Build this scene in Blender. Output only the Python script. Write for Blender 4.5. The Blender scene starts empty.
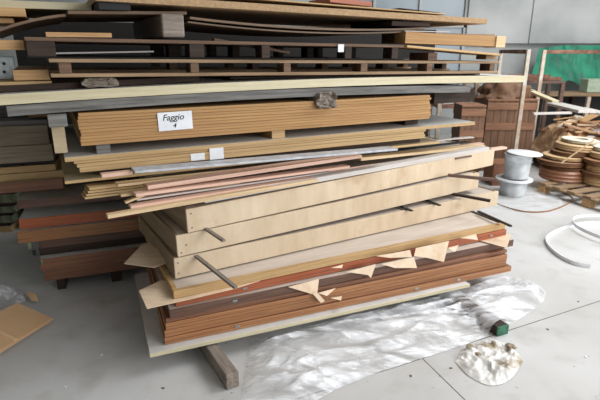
import bpy, bmesh, math, random
from mathutils import Vector, Matrix, noise
random.seed(7)
SC = bpy.context.scene
COL = SC.collection

# ------------------------------------------------------------------ camera, world, light, exposure
F, EYE = 484.0, 1.6
PITCH = math.atan(150.0 / F)
cam_d = bpy.data.cameras.new('camera'); cam = bpy.data.objects.new('camera', cam_d); COL.objects.link(cam)
cam.location = (0, 0, EYE); cam.rotation_euler = (math.pi/2 - PITCH, 0, 0)
cam_d.sensor_width = 36; cam_d.lens = F / 600 * 36; cam_d.clip_end = 100
cam_d.dof.use_dof = True; cam_d.dof.focus_distance = 2.5; cam_d.dof.aperture_fstop = 5.6
SC.camera = cam
w = bpy.data.worlds.new('world'); SC.world = w; w.use_nodes = True
w.node_tree.nodes['Background'].inputs[0].default_value = (0.97, 0.985, 1.0, 1)
w.node_tree.nodes['Background'].inputs[1].default_value = 0.95
def area(name, loc, aim, sx, sy, power, col):
    d = bpy.data.lights.new(name, 'AREA'); d.shape = 'RECTANGLE'; d.size = sx; d.size_y = sy
    d.energy = power; d.color = col
    o = bpy.data.objects.new(name, d); COL.objects.link(o); o.location = loc
    o.rotation_euler = (Vector(aim) - Vector(loc)).to_track_quat('-Z', 'Y').to_euler()
area('open_bay_daylight', (6.2, -1.2, 2.6), (1.2, 3.6, 0.2), 5.0, 3.6, 360, (0.98, 0.985, 1.0))
area('right_floor_fill', (4.6, 4.2, 4.9), (3.4, 4.2, 0), 3.4, 3.4, 330, (0.96, 0.98, 1.0))  # added overhead fill that brightens the floor at right
SC.view_settings.view_transform = 'Standard'; SC.view_settings.look = 'None'
SC.view_settings.exposure = 0.0; SC.view_settings.gamma = 1; SC.view_settings.use_curve_mapping = False

# ------------------------------------------------------------------ sight lines of the lens -> places in the room
CP, SP = math.cos(PITCH), math.sin(PITCH)
def ray(u, v):
    x = (u-300)/F; y = (200-v)/F
    return Vector((x, CP + y*SP, -SP + y*CP))
def P(u, v, z):
    d = ray(u, v); return Vector((0, 0, EYE)) + d*((z-EYE)/d.z)
def Yp(u, v, yy):
    d = ray(u, v); return Vector((0, 0, EYE)) + d*(yy/d.y)
def dirs(yaw):
    a = math.radians(yaw); return Vector((math.cos(a), math.sin(a), 0)), Vector((-math.sin(a), math.cos(a), 0))
def col_pt(u, z, c, yaw):
    """point of the vertical plane through c (x,y) with this yaw, at height z, lying in picture column u"""
    d, n = dirs(yaw); k = (u-300)/F
    s = (k*(c[1]*CP - (z-EYE)*SP) - c[0]) / (d.x - k*d.y*CP)
    return Vector((c[0]+s*d.x, c[1]+s*d.y, z))
def pl(u, v, c, yaw):
    d, n = dirs(yaw); r = ray(u, v); o = Vector((0, 0, EYE))
    t = n.dot(Vector((c[0], c[1], 0)) - o) / n.dot(r); return o + r*t
def offset(c, yaw, off):
    d, n = dirs(yaw); return (c[0]+n.x*off, c[1]+n.y*off)

# ------------------------------------------------------------------ materials
def lin(c):
    return tuple(((x/255)/12.92 if x/255 <= 0.04045 else ((x/255+0.055)/1.055)**2.4) for x in c) + (1,)
class NT:
    def __init__(s, name):
        s.m = bpy.data.materials.new(name); s.m.use_nodes = True; s.t = s.m.node_tree; s.b = s.t.nodes['Principled BSDF']
    def n(s, typ, **kw):
        x = s.t.nodes.new(typ)
        for k, v in kw.items(): setattr(x, k, v)
        return x
    def l(s, a, b): s.t.links.new(a, b)
def ramp(nt, fac, stops):
    r = nt.n('ShaderNodeValToRGB'); e = r.color_ramp.elements
    while len(e) < len(stops): e.new(0.5)
    for i, (p, c) in enumerate(stops): e[i].position = p; e[i].color = c
    nt.l(fac, r.inputs[0]); return r.outputs[0]
def wood(name, c1, c2, scale=(1.2, 14, 30), rough=0.6, var=0.12, layers=None, stains=None, bump=0.15):
    nt = NT(name); tc = nt.n('ShaderNodeTexCoord'); mp = nt.n('ShaderNodeMapping'); mp.inputs['Scale'].default_value = scale
    oi = nt.n('ShaderNodeObjectInfo'); ad = nt.n('ShaderNodeVectorMath', operation='ADD')
    sc_ = nt.n('ShaderNodeMath', operation='MULTIPLY'); sc_.inputs[1].default_value = 37; nt.l(oi.outputs['Random'], sc_.inputs[0])
    nt.l(tc.outputs['Object'], ad.inputs[0]); nt.l(sc_.outputs[0], ad.inputs[1]); nt.l(ad.outputs[0], mp.inputs[0])
    no = nt.n('ShaderNodeTexNoise'); no.inputs['Scale'].default_value = 3.0; no.inputs['Detail'].default_value = 6; no.inputs['Roughness'].default_value = 0.65
    nt.l(mp.outputs[0], no.inputs['Vector'])
    c = ramp(nt, no.outputs['Fac'], [(0.3, lin(c2)), (0.68, lin(c1))])
    if layers:          # sheet edges seen as fine lines one above the other
        wv = nt.n('ShaderNodeTexWave', bands_direction='Z'); wv.inputs['Scale'].default_value = layers[0]; wv.inputs['Distortion'].default_value = 0.4
        nt.l(tc.outputs['Object'], wv.inputs['Vector'])
        f = ramp(nt, wv.outputs['Fac'], [(0.0, (0, 0, 0, 1)), (0.35, (1, 1, 1, 1))])
        mx = nt.n('ShaderNodeMix', data_type='RGBA'); mx.inputs[6].default_value = lin(layers[1]); nt.l(f, mx.inputs[0]); nt.l(c, mx.inputs[7]); c = mx.outputs[2]
    if stains:
        n2 = nt.n('ShaderNodeTexNoise'); n2.inputs['Scale'].default_value = stains[0]; n2.inputs['Detail'].default_value = 5; nt.l(ad.outputs[0], n2.inputs['Vector'])
        f = ramp(nt, n2.outputs['Fac'], [(stains[2], (0, 0, 0, 1)), (stains[2]+0.14, (1, 1, 1, 1))])
        mx = nt.n('ShaderNodeMix', data_type='RGBA'); nt.l(f, mx.inputs[0]); nt.l(c, mx.inputs[6]); mx.inputs[7].default_value = lin(stains[1]); c = mx.outputs[2]
    hs = nt.n('ShaderNodeHueSaturation'); mr = nt.n('ShaderNodeMapRange'); mr.inputs[3].default_value = 1-var; mr.inputs[4].default_value = 1+var
    nt.l(oi.outputs['Random'], mr.inputs[0]); nt.l(mr.outputs[0], hs.inputs['Value']); nt.l(c, hs.inputs['Color'])
    nt.l(hs.outputs[0], nt.b.inputs['Base Color']); nt.b.inputs['Roughness'].default_value = rough
    bp = nt.n('ShaderNodeBump'); bp.inputs['Strength'].default_value = bump; bp.inputs['Distance'].default_value = 0.004
    nt.l(no.outputs['Fac'], bp.inputs['Height']); nt.l(bp.outputs[0], nt.b.inputs['Normal'])
    return nt.m
def plain(name, c, rough=0.6, c2=None, scale=20, metallic=0.0, spec=None):
    nt = NT(name); nt.b.inputs['Roughness'].default_value = rough; nt.b.inputs['Metallic'].default_value = metallic
    tc = nt.n('ShaderNodeTexCoord'); no = nt.n('ShaderNodeTexNoise'); no.inputs['Scale'].default_value = scale; no.inputs['Detail'].default_value = 5
    nt.l(tc.outputs['Object'], no.inputs['Vector'])
    c2 = c2 or tuple(x*0.86 for x in c)
    nt.l(ramp(nt, no.outputs['Fac'], [(0.35, lin(c2)), (0.62, lin(c))]), nt.b.inputs['Base Color'])
    return nt.m
M = {}
M['birch'] = wood('birch_face', (212,193,166), (192,170,140), (3, 3, 0.8), 0.5, 0.05, stains=(5, (180,154,120), 0.62))
M['pale_top'] = wood('pale_panel', (208,196,184), (188,174,162), (1, 6, 6), 0.45, 0.04)
M['box_end_shaded'] = wood('shaded_board', (160,140,112), (128,108,84), (6, 1, 10), 0.7, 0.05)  # darker copy of the birch: shade on the box ends put into colour
M['edge'] = wood('panel_edge', (200,166,116), (166,130,84), (1, 10, 60), 0.55, 0.06, stains=(9, (150,108,62), 0.63))
M['white_panel'] = wood('white_panel', (214,212,208), (196,194,188), (2, 2, 2), 0.4, 0.02, stains=(7, (160,154,146), 0.66))
M['cream_edge'] = wood('cream_edge', (208,199,168), (184,172,138), (1, 6, 20), 0.5, 0.03)
M['brown'] = wood('red_brown_wood', (176,124,80), (128,84,52), (0.8, 8, 26), 0.45, 0.1, stains=(6, (104,62,42), 0.66))
M['brown2'] = wood('brown_wood', (142,98,72), (100,66,48), (0.8, 8, 30), 0.5, 0.1)
M['rusty_red'] = wood('rust_red_wood', (170,94,58), (138,70,42), (0.8, 8, 24), 0.45, 0.05, stains=(10, (196,120,84), 0.68))
M['dark_brown'] = wood('dark_brown_wood', (112,82,68), (74,52,42), (0.8, 8, 24), 0.5, 0.05)
M['mdf'] = wood('tan_sheet', (184,144,94), (150,110,66), (0.7, 5, 40), 0.7, 0.09)
M['tan'] = wood('beige_sheet', (196,166,120), (168,136,92), (0.8, 5, 40), 0.7, 0.07)
M['tan_face'] = wood('sheet_face', (194,176,144), (168,150,118), (1, 4, 6), 0.6, 0.04)
M['weathered'] = wood('weathered_timber', (128,126,122), (74,72,70), (1.0, 16, 20), 0.85, 0.1, bump=0.5)
M['weathered2'] = wood('weathered_plywood', (164,150,130), (116,104,90), (0.8, 12, 14), 0.85, 0.08, bump=0.4)
M['old_beam'] = wood('old_beam', (150,138,126), (100,90,82), (2, 22, 22), 0.85, 0.05, bump=0.6)
M['pallet'] = wood('pallet_board', (158,132,102), (112,88,64), (1, 14, 22), 0.8, 0.16, bump=0.4)
M['pallet_red'] = wood('reddish_pallet_board', (122,96,74), (84,62,48), (1, 14, 22), 0.8, 0.14, bump=0.4)
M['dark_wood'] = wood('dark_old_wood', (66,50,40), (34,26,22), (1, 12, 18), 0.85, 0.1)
M['gap_shade'] = wood('gap_shade_wood', (26,22,19), (14,12,11), (1, 12, 18), 0.9, 0.1)  # near-black wood: the shade inside the tall pile put into the colour
M['chip'] = wood('chipboard_edge', (180,150,114), (140,112,80), (30, 30, 40), 0.8, 0.04)
M['pink'] = wood('pinkish_strip', (222,188,168), (198,156,136), (0.7, 14, 20), 0.5, 0.08)
M['strip'] = wood('beige_strip', (222,196,156), (190,160,118), (0.7, 14, 20), 0.55, 0.06)
M['grey_strip'] = wood('grey_strip', (214,208,202), (190,182,176), (0.7, 10, 12), 0.45, 0.06)
M['sheet_blue'] = plain('bluish_grey_sheet', (190,194,200), 0.4)
M['veneer'] = wood('veneer', (232,210,184), (212,184,152), (3, 10, 3), 0.6, 0.05)
M['orange'] = wood('orange_wood', (200,162,112), (162,120,76), (0.8, 12, 20), 0.55, 0.06)
M['bent'] = wood('bent_sheet', (122,98,74), (92,70,52), (1, 8, 8), 0.6, 0.08)
M['green_paint'] = plain('green_painted_wood', (52,112,84), 0.6, (30,72,56), 30)
M['green_edge'] = plain('green_grey_edge', (134,138,112), 0.7, (92,98,76), 20)
M['pale_green'] = plain('pale_green_box', (168,182,160), 0.7)
M['metal'] = plain('galvanised_metal', (170,176,178), 0.35, None, 40, 0.9)
M['rack'] = plain('chipped_rack_paint', (204,196,182), 0.6, (172,144,120), 7)
M['rust'] = plain('rusty_bar', (150,110,90), 0.8, (96,58,46), 9)
M['crate_wood'] = wood('dark_crate_wood', (126,92,66), (90,64,46), (10, 10, 1), 0.7, 0.08)
M['crate_batten'] = wood('crate_batten', (146,104,76), (112,78,56), (1, 10, 10), 0.7, 0.08)
M['white_plastic'] = plain('white_plastic', (232,234,236), 0.35, (222,224,226), 4)
M['bucket'] = plain('grey_white_bucket', (206,210,212), 0.45, (176,180,182), 7)
M['paper'] = plain('white_paper', (232,234,238), 0.7, (218,222,226), 8)
M['ink'] = plain('black_ink', (40,40,44), 0.7)
M['card'] = wood('cardboard', (216,178,136), (202,164,122), (1, 1, 1), 0.8, 0.02, bump=0.05)
M['card_light'] = wood('cardboard_tape', (230,198,158), (218,184,144), (1, 1, 1), 0.5, 0.02, bump=0.02)
M['coil_brown'] = wood('brown_edging', (162,120,86), (108,74,52), (1, 1, 60), 0.55, 0.12, bump=0.2)
M['coil_cream'] = wood('cream_edging', (218,190,148), (184,152,110), (1, 1, 60), 0.5, 0.06, bump=0.2)
M['coil_white'] = wood('white_edging', (236,228,210), (216,204,182), (1, 1, 60), 0.5, 0.03, bump=0.2)
M['coil_copper'] = wood('copper_edging', (176,128,100), (130,88,66), (1, 1, 50), 0.35, 0.05, bump=0.2)
M['tarp'] = plain('green_tarp', (24,138,104), 0.55, (8,92,70), 3)
M['black'] = plain('black_stuff', (30,30,32), 0.7)
M['scrap'] = wood('scrap_wood', (196,162,124), (138,104,74), (1, 10, 14), 0.65, 0.3)
def concrete_floor():
    nt = NT('concrete_floor'); g = nt.n('ShaderNodeNewGeometry')
    def noi(sc, det=6):
        x = nt.n('ShaderNodeTexNoise'); x.inputs['Scale'].default_value = sc; x.inputs['Detail'].default_value = det
        nt.l(g.outputs['Position'], x.inputs['Vector']); return x.outputs['Fac']
    c = ramp(nt, noi(1.3), [(0.3, lin((182,180,176))), (0.7, lin((202,201,200)))])
    f = ramp(nt, noi(5.0, 8), [(0.52, (0, 0, 0, 1)), (0.72, (0.6, 0.6, 0.6, 1))])
    mx = nt.n('ShaderNodeMix', data_type='RGBA'); nt.l(f, mx.inputs[0]); nt.l(c, mx.inputs[6]); mx.inputs[7].default_value = lin((170,167,162)); c = mx.outputs[2]
    f = ramp(nt, noi(34, 3), [(0.70, (0, 0, 0, 1)), (0.76, (1, 1, 1, 1))])
    mx = nt.n('ShaderNodeMix', data_type='RGBA'); nt.l(f, mx.inputs[0]); nt.l(c, mx.inputs[6]); mx.inputs[7].default_value = lin((120,114,106)); c = mx.outputs[2]
    f = ramp(nt, noi(22, 2), [(0.20, (1, 1, 1, 1)), (0.25, (0, 0, 0, 1))])
    mx = nt.n('ShaderNodeMix', data_type='RGBA'); nt.l(f, mx.inputs[0]); nt.l(c, mx.inputs[6]); mx.inputs[7].default_value = lin((232,232,230)); c = mx.outputs[2]
    # saw-cut joints: along one line, and one meeting it
    d, n = dirs(25.2); o = P(510, 330, 0)
    o2 = P(425, 361, 0); e = (P(465, 400, 0) - o2).normalized(); n2 = Vector((-e.y, e.x, 0))
    def dist(nn, oo):
        v = nt.n('ShaderNodeVectorMath', operation='DOT_PRODUCT'); nt.l(g.outputs['Position'], v.inputs[0]); v.inputs[1].default_value = nn
        s = nt.n('ShaderNodeMath', operation='SUBTRACT'); nt.l(v.outputs['Value'], s.inputs[0]); s.inputs[1].default_value = nn.dot(oo)
        return s.outputs[0]
    def line(x, wd):
        a = nt.n('ShaderNodeMath', operation='ABSOLUTE'); nt.l(x, a.inputs[0])
        s = nt.n('ShaderNodeMath', operation='LESS_THAN'); nt.l(a.outputs[0], s.inputs[0]); s.inputs[1].default_value = wd; return s.outputs[0]
    d1 = dist(n, o); l1 = line(d1, 0.0035)
    l2 = line(dist(n2, o2), 0.0035)
    side = nt.n('ShaderNodeMath', operation='LESS_THAN'); nt.l(d1, side.inputs[0]); side.inputs[1].default_value = 0
    m = nt.n('ShaderNodeMath', operation='MULTIPLY'); nt.l(l2, m.inputs[0]); nt.l(side.outputs[0], m.inputs[1])
    mm = nt.n('ShaderNodeMath', operation='MAXIMUM'); nt.l(l1, mm.inputs[0]); nt.l(m.outputs[0], mm.inputs[1])
    mx = nt.n('ShaderNodeMix', data_type='RGBA'); nt.l(mm.outputs[0], mx.inputs[0]); nt.l(c, mx.inputs[6]); mx.inputs[7].default_value = lin((96,92,88)); c = mx.outputs[2]
    nt.l(c, nt.b.inputs['Base Color']); nt.b.inputs['Roughness'].default_value = 0.55
    bp = nt.n('ShaderNodeBump'); bp.inputs['Strength'].default_value = 0.15; bp.inputs['Distance'].default_value = 0.01
    nt.l(noi(14), bp.inputs['Height']); nt.l(bp.outputs[0], nt.b.inputs['Normal'])
    return nt.m
def concrete_wall():
    nt = NT('concrete_wall'); tc = nt.n('ShaderNodeTexCoord'); no = nt.n('ShaderNodeTexNoise'); no.inputs['Scale'].default_value = 1.1; no.inputs['Detail'].default_value = 8
    nt.l(tc.outputs['Object'], no.inputs['Vector'])
    nt.l(ramp(nt, no.outputs['Fac'], [(0.3, lin((150,154,152))), (0.55, lin((178,180,178))), (0.8, lin((196,198,196)))]), nt.b.inputs['Base Color'])
    nt.b.inputs['Roughness'].default_value = 0.85; return nt.m
def plastic_film(name, cover, tint, scale=9, rough=0.18, wr=0.9, stretch=(0.5, 1.6), dirt=None):
    nt = NT(name); tc = nt.n('ShaderNodeTexCoord'); nt.b.inputs['Roughness'].default_value = rough
    mp = nt.n('ShaderNodeMapping'); mp.inputs['Rotation'].default_value = (0, 0, -0.42); mp.inputs['Scale'].default_value = (stretch[0], stretch[1], 1)
    nt.l(tc.outputs['Object'], mp.inputs[0])
    no = nt.n('ShaderNodeTexNoise'); no.inputs['Scale'].default_value = scale; no.inputs['Detail'].default_value = 8; no.inputs['Roughness'].default_value = 0.6; no.inputs['Distortion'].default_value = 0.6
    nt.l(mp.outputs[0], no.inputs['Vector'])
    f = ramp(nt, no.outputs['Fac'], [(0.38, (cover[0],)*3+(1,)), (0.62, (cover[1],)*3+(1,))]); nt.l(f, nt.b.inputs['Alpha'])
    if dirt:
        n3 = nt.n('ShaderNodeTexNoise'); n3.inputs['Scale'].default_value = 9; n3.inputs['Detail'].default_value = 6; nt.l(tc.outputs['Object'], n3.inputs['Vector'])
        nt.l(ramp(nt, n3.outputs['Fac'], [(0.53, lin(tint)), (0.66, lin(dirt))]), nt.b.inputs['Base Color'])
    else: nt.b.inputs['Base Color'].default_value = lin(tint)
    n2 = nt.n('ShaderNodeTexNoise', noise_type='RIDGED_MULTIFRACTAL'); n2.inputs['Scale'].default_value = scale*1.3; n2.inputs['Detail'].default_value = 5; n2.inputs['Distortion'].default_value = 0.8
    nt.l(mp.outputs[0], n2.inputs['Vector'])
    bp = nt.n('ShaderNodeBump'); bp.inputs['Strength'].default_value = wr; bp.inputs['Distance'].default_value = 0.012
    nt.l(n2.outputs['Fac'], bp.inputs['Height']); nt.l(bp.outputs[0], nt.b.inputs['Normal']); return nt.m
M['floor'] = concrete_floor(); M['wall'] = concrete_wall()
M['film'] = plastic_film('clear_film', (0.06, 0.68), (248,249,252), 7, 0.14, 1.0, (0.45, 2.0))
M['film_thin'] = plastic_film('thin_film', (0.06, 0.35), (236,240,242), 6)
M['dirty_film'] = plastic_film('dirty_film', (0.7, 1.0), (236,233,228), 14, 0.4, 0.9, (1, 1), (150,132,104))
M['window'] = plain('frosted_window', (146,158,166), 0.3, (130,142,150), 1)

# ------------------------------------------------------------------ mesh helpers
def link(name, bm, mat, parent=None, mw=None, smooth=False):
    me = bpy.data.meshes.new(name); bmesh.ops.recalc_face_normals(bm, faces=bm.faces); bm.to_mesh(me); bm.free()
    if smooth:
        for p in me.polygons: p.use_smooth = True
    for m in (mat if isinstance(mat, (list, tuple)) else [mat]): me.materials.append(m)
    o = bpy.data.objects.new(name, me); COL.objects.link(o)
    if parent: o.parent = parent
    if mw is not None: o.matrix_world = mw if not parent else parent.matrix_world @ mw
    if parent and mw is not None: o.matrix_parent_inverse = Matrix(); o.matrix_basis = mw
    return o
def tag(o, label=None, cat=None, group=None, kind=None):
    if label: o['label'] = label
    if cat: o['category'] = cat
    if group: o['group'] = group
    if kind: o['kind'] = kind
    return o
def empty(name, label, cat, mw, group=None):
    o = bpy.data.objects.new(name, None); COL.objects.link(o); o.empty_display_size = 0.1; o.matrix_world = mw
    bpy.context.view_layer.update()
    return tag(o, label, cat, group)
def add_box(bm, x0, x1, y0, y1, z0, z1, mi=0, jit=0.0):
    vs = [bm.verts.new((x + random.uniform(-jit, jit), y + random.uniform(-jit, jit), z)) for x in (x0, x1) for y in (y0, y1) for z in (z0, z1)]
    for f in ((0, 1, 3, 2), (4, 6, 7, 5), (0, 4, 5, 1), (2, 3, 7, 6), (0, 2, 6, 4), (1, 5, 7, 3)):
        bm.faces.new([vs[i] for i in f]).material_index = mi
    return vs
def box_bm(L, D, T, bev=0.0015, jit=0.0):
    bm = bmesh.new(); add_box(bm, 0, L, 0, D, 0, T, jit=jit)
    if bev: bmesh.ops.bevel(bm, geom=bm.edges[:], offset=bev, segments=1, affect='EDGES')
    return bm
def frame(a, b):
    """origin a, x towards b, y level and away, z up"""
    x = (b-a).normalized(); y = Vector((-x.y, x.x, 0)).normalized(); z = x.cross(y)
    return Matrix(((x.x, y.x, z.x, a.x), (x.y, y.y, z.y, a.y), (x.z, y.z, z.z, a.z), (0, 0, 0, 1)))
def board(name, a, b, depth, th, mat, label, cat, group=None, top=None, bev=0.0015, bend=0.0, n=1):
    """a flat sheet or board whose lower front edge runs a-b; `top` is another material for its faces"""
    L = (b-a).length
    if bend or n > 1:
        n = max(n, 16); bm = bmesh.new(); rings = []
        for i in range(n+1):
            t = i/n; zz = bend*4*t*(1-t) if not callable(bend) else bend(t)
            rings.append([bm.verts.new((L*t, y, z+zz)) for y, z in ((0, 0), (depth, 0), (depth, th), (0, th))])
        for i in range(n):
            for k in range(4): bm.faces.new((rings[i][k], rings[i][(k+1) % 4], rings[i+1][(k+1) % 4], rings[i+1][k]))
        bm.faces.new(rings[0]); bm.faces.new(rings[-1][::-1])
    else:
        bm = box_bm(L, depth, th, bev)
    if top:
        bm.normal_update()
        bmesh.ops.recalc_face_normals(bm, faces=bm.faces)
        for f in bm.faces:
            if abs(f.normal.z) > 0.8: f.material_index = 1
        mat = [mat, top]
    return tag(link(name, bm, mat, mw=frame(a, b)), label, cat, group)
def lay(c, yaw, z, uL, uR, zR=None):
    a = col_pt(uL, z, c, yaw); b = col_pt(uR, z if zR is None else zR, c, yaw); return a, b
def tube_path(bm, pts, wd, ht, closed=False):
    """a thin ribbon standing on edge that follows pts"""
    n = len(pts); rings = []
    for i, p in enumerate(pts):
        q0 = pts[(i-1) % n if closed else max(i-1, 0)]; q1 = pts[(i+1) % n if closed else min(i+1, n-1)]
        t = (q1-q0); t.z = 0; t.normalize(); s = Vector((-t.y, t.x, 0))*wd/2
        rings.append([bm.verts.new(p - s), bm.verts.new(p + s), bm.verts.new(p + s + Vector((0, 0, ht))), bm.verts.new(p - s + Vector((0, 0, ht)))])
    for i in range(n if closed else n-1):
        r0, r1 = rings[i], rings[(i+1) % n]
        for k in range(4): bm.faces.new((r0[k], r0[(k+1) % 4], r1[(k+1) % 4], r1[k]))
    if not closed: bm.faces.new(rings[0]); bm.faces.new(rings[-1][::-1])
def lathe(bm, prof, seg=32, close=True, cx=0, cy=0, squash=1.0):
    rings = []
    for r, z in prof:
        rings.append([bm.verts.new((cx+r*math.cos(2*math.pi*i/seg), cy+r*squash*math.sin(2*math.pi*i/seg), z)) for i in range(seg)])
    m = len(rings)
    for j in range(m if close else m-1):
        a, b = rings[j], rings[(j+1) % m]
        for i in range(seg): bm.faces.new((a[i], a[(i+1) % seg], b[(i+1) % seg], b[i]))
def catmull(pts, k=8):
    out = []; n = len(pts)
    for i in range(n-1):
        p0, p1, p2, p3 = pts[max(i-1, 0)], pts[i], pts[i+1], pts[min(i+2, n-1)]
        for j in range(k):
            t = j/k
            out.append(0.5*((2*p1) + (p2-p0)*t + (2*p0-5*p1+4*p2-p3)*t*t + (3*p1-p0-3*p2+p3)*t*t*t))
    return out + [pts[-1]]
T = Matrix.Translation

# ------------------------------------------------------------------ the setting
bm = bmesh.new(); add_box(bm, -6, 11, -3, 9.6, -0.1, 0)
tag(link('floor', bm, M['floor']), kind='structure')
WY = 9.5
xs = Yp(467, 30, WY).x; xj = Yp(530, 30, WY).x; zl = 1.72
bm = bmesh.new()
add_box(bm, -6, xs-2.6, WY, WY+0.3, 0, 5.5); add_box(bm, xs-2.6, xs, WY, WY+0.3, 0, 0.9)
add_box(bm, xs, 11, WY+0.12, WY+0.3, 0, zl)
add_box(bm, xs, xj-0.012, WY, WY+0.3, zl, 5.5); add_box(bm, xj+0.012, 11, WY, WY+0.3, zl, 5.5); add_box(bm, xj-0.02, xj+0.02, WY+0.03, WY+0.3, zl, 5.5)
add_box(bm, xs-2.6, xs, WY, WY+0.3, 3.2, 5.5)
tag(link('wall_back', bm, M['wall']), kind='structure')
bm = bmesh.new(); add_box(bm, xs-2.6, xs, WY+0.1, WY+0.14, 0.9, 3.2)
wn = tag(link('window_1', bm, M['window']), kind='structure')
bm = bmesh.new()
for i in range(4): add_box(bm, xs-2.6+i*0.85, xs-2.55+i*0.85, WY+0.05, WY+0.1, 0.9, 3.2)
add_box(bm, xs-2.6, xs, WY+0.05, WY+0.1, 2.0, 2.05)
link('window_frame', bm, M['wall'], wn)
bm = bmesh.new(); add_box(bm, -6.2, -6, -3, 9.8, 0, 5.5)  # unseen wall, put in to keep the left side dark
tag(link('wall_left_blocker', bm, M['wall']), kind='structure')
bm = bmesh.new(); add_box(bm, -6.2, 3.0, -3, 9.8, 5.5, 5.6)  # unseen roof, added to darken the left; open at right for light
tag(link('ceiling_blocker', bm, M['wall']), kind='structure')
bm = bmesh.new(); add_box(bm, -6.2, 1.6, -3.2, -3, 0, 5.5)  # unseen wall behind the camera, added to block light from the left
tag(link('wall_front_blocker', bm, M['wall']), kind='structure')

# ------------------------------------------------------------------ the low pile in front
C0 = (-0.709, 2.203)
# old timber under the pile
a = P(226, 376, 0.085); a.z = 0; bk = P(208, 350, 0.085); bk.z = 0
y = (bk-a).normalized(); x = Vector((y.y, -y.x, 0))
mw = Matrix(((x.x, y.x, 0, a.x), (x.y, y.y, 0, a.y), (0, 0, 1, 0), (0, 0, 0, 1)))
def beam_y(name, mw, wd, ln, ht, mat, label, cat='timber', bev=0.004, group=None):
    # beam lying in depth: local x is its length
    r = mw @ Matrix(((0, 1, 0, 0), (1, 0, 0, 0), (0, 0, -1, ht), (0, 0, 0, 1)))
    return tag(link(name, box_bm(ln, wd, ht, bev), mat, mw=r), label, cat, group)
beam_y('timber_beam', mw, 0.068, 1.0, 0.085, M['old_beam'], 'grey weathered timber sticking out from under the front pile at its left')
d25, n25 = dirs(22.9)
g0 = P(497, 337, 0)
mg = Matrix(((d25.x, n25.x, 0, g0.x), (d25.y, n25.y, 0, g0.y), (0, 0, 1, 0), (0, 0, 0, 1)))
gb = empty('timber_beam', 'timber with green painted end poking out from under the clear plastic', 'timber', mg)
link('beam_body', box_bm(0.40, 0.085, 0.06, 0.003), M['dark_wood'], gb, Matrix(((0, 1, 0, 0), (1, 0, 0, 0.012), (0, 0, -1, 0.06), (0, 0, 0, 1))))
link('painted_end', box_bm(0.012, 0.085, 0.06, 0.002), M['green_paint'], gb, Matrix(((0, 1, 0, 0), (1, 0, 0, 0), (0, 0, -1, 0.06), (0, 0, 0, 1))))
for uu, lb in ((352, 'dark timber under the middle of the white panel'), (478, 'dark timber under the right end of the white panel')):
    q = col_pt(uu, 0.085, offset((-0.755, 2.09), 22.9, 0.42), 22.9); q.z = 0
    m2 = Matrix(((d25.x, n25.x, 0, q.x), (d25.y, n25.y, 0, q.y), (0, 0, 1, 0), (0, 0, 0, 1)))
    beam_y('timber_beam', m2, 0.08, 0.55, 0.092, M['dark_wood'], lb)
a, b = P(150, 358, 0.095), P(470, 287, 0.095)
board('white_panel', a, b, 1.0, 0.022, M['cream_edge'], 'wide white panel with cream edge at the bottom of the front pile', 'panel', top=M['white_panel'])
def door_panel(z, th, uL, uR, yaw, off, mat, top, label, tabs=(), depth=0.9, zR=None):
    a, b = lay(offset(C0, yaw, off), yaw, z, uL, uR, zR); L = (b-a).length
    o = empty('door_panel', label, 'door panel', frame(a, b), 'brown door panels in the front pile')
    bm = box_bm(L, depth, th, 0.002); bmesh.ops.recalc_face_normals(bm, faces=bm.faces)
    for f in bm.faces:
        if f.normal.z > 0.8: f.material_index = 1
    link('slab', bm, [mat, top], o, Matrix())
    bm = bmesh.new(); add_box(bm, 0.004, L-0.004, -0.0012, 0.0, th*0.40, th*0.45); link('edge_groove', bm, M['brown2'], o, Matrix())
    for t in tabs:
        tag(link('hinge_plate', box_bm(0.028, 0.004, 0.014, 0.002), M['metal'], o, T((L*t, -0.0045, th*0.35))), 'pale metal hinge plate')
    return o
door_panel(0.119, 0.040, 165, 511, 22.1, 0.0, M['brown'], M['brown2'], 'worn red-brown door panel, lowest on the white panel', (0.16, 0.66, 0.8))
door_panel(0.160, 0.040, 165, 506, 22.6, 0.004, M['brown'], M['brown2'], 'orange-brown door panel, second from the bottom of the pile')
door_panel(0.201, 0.040, 166, 507, 22.6, 0.006, M['brown'], M['brown2'], 'red-brown door panel, third from the bottom of the pile')
door_panel(0.242, 0.022, 166, 507, 23.0, 0.012, M['brown2'], M['brown2'], 'thin brown door panel just under the dark brown one', ())
door_panel(0.265, 0.050, 170, 513, 24.0, 0.004, M['dark_brown'], M['pale_top'], 'dark brown door panel with pale top, under the rust-red one', (0.14,))
door_panel(0.317, 0.046, 176, 506, 25.2, 0.018, M['rusty_red'], M['rusty_red'], 'rust-red door panel below the framed tan panel', (0.155, 0.93), zR=0.3245)
# veneer sheet between the red panel and the framed one
def poly_sheet(name, pts, th, mat, label, cat, group=None):
    c = sum(pts, Vector())/len(pts); bm = bmesh.new()
    nrm = Vector((0, 0, 0))
    for i in range(len(pts)): nrm += (pts[i]-c).cross(pts[(i+1) % len(pts)]-c)
    nrm = nrm.normalized()*th
    lo = [bm.verts.new(p-c) for p in pts]; hi = [bm.verts.new(p-c+nrm) for p in pts]
    bm.faces.new(lo[::-1]); bm.faces.new(hi)
    for i in range(len(pts)): j = (i+1) % len(pts); bm.faces.new((lo[i], lo[j], hi[j], hi[i]))
    bmesh.ops.triangulate(bm, faces=[f for f in bm.faces if len(f.verts) > 4])
    return tag(link(name, bm, mat, mw=T(c)), label, cat, group)
zz = 0.3655
poly_sheet('veneer_sheet', [P(147, 309, zz), P(190, 299.5, zz), P(236, 288.5, zz+.001), P(260, 281, zz+.002), P(160, 281, zz), P(139, 291, zz)], 0.0025, M['veneer'],
           'large pale veneer sheet jutting out left below the framed tan panel', 'veneer')
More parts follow.
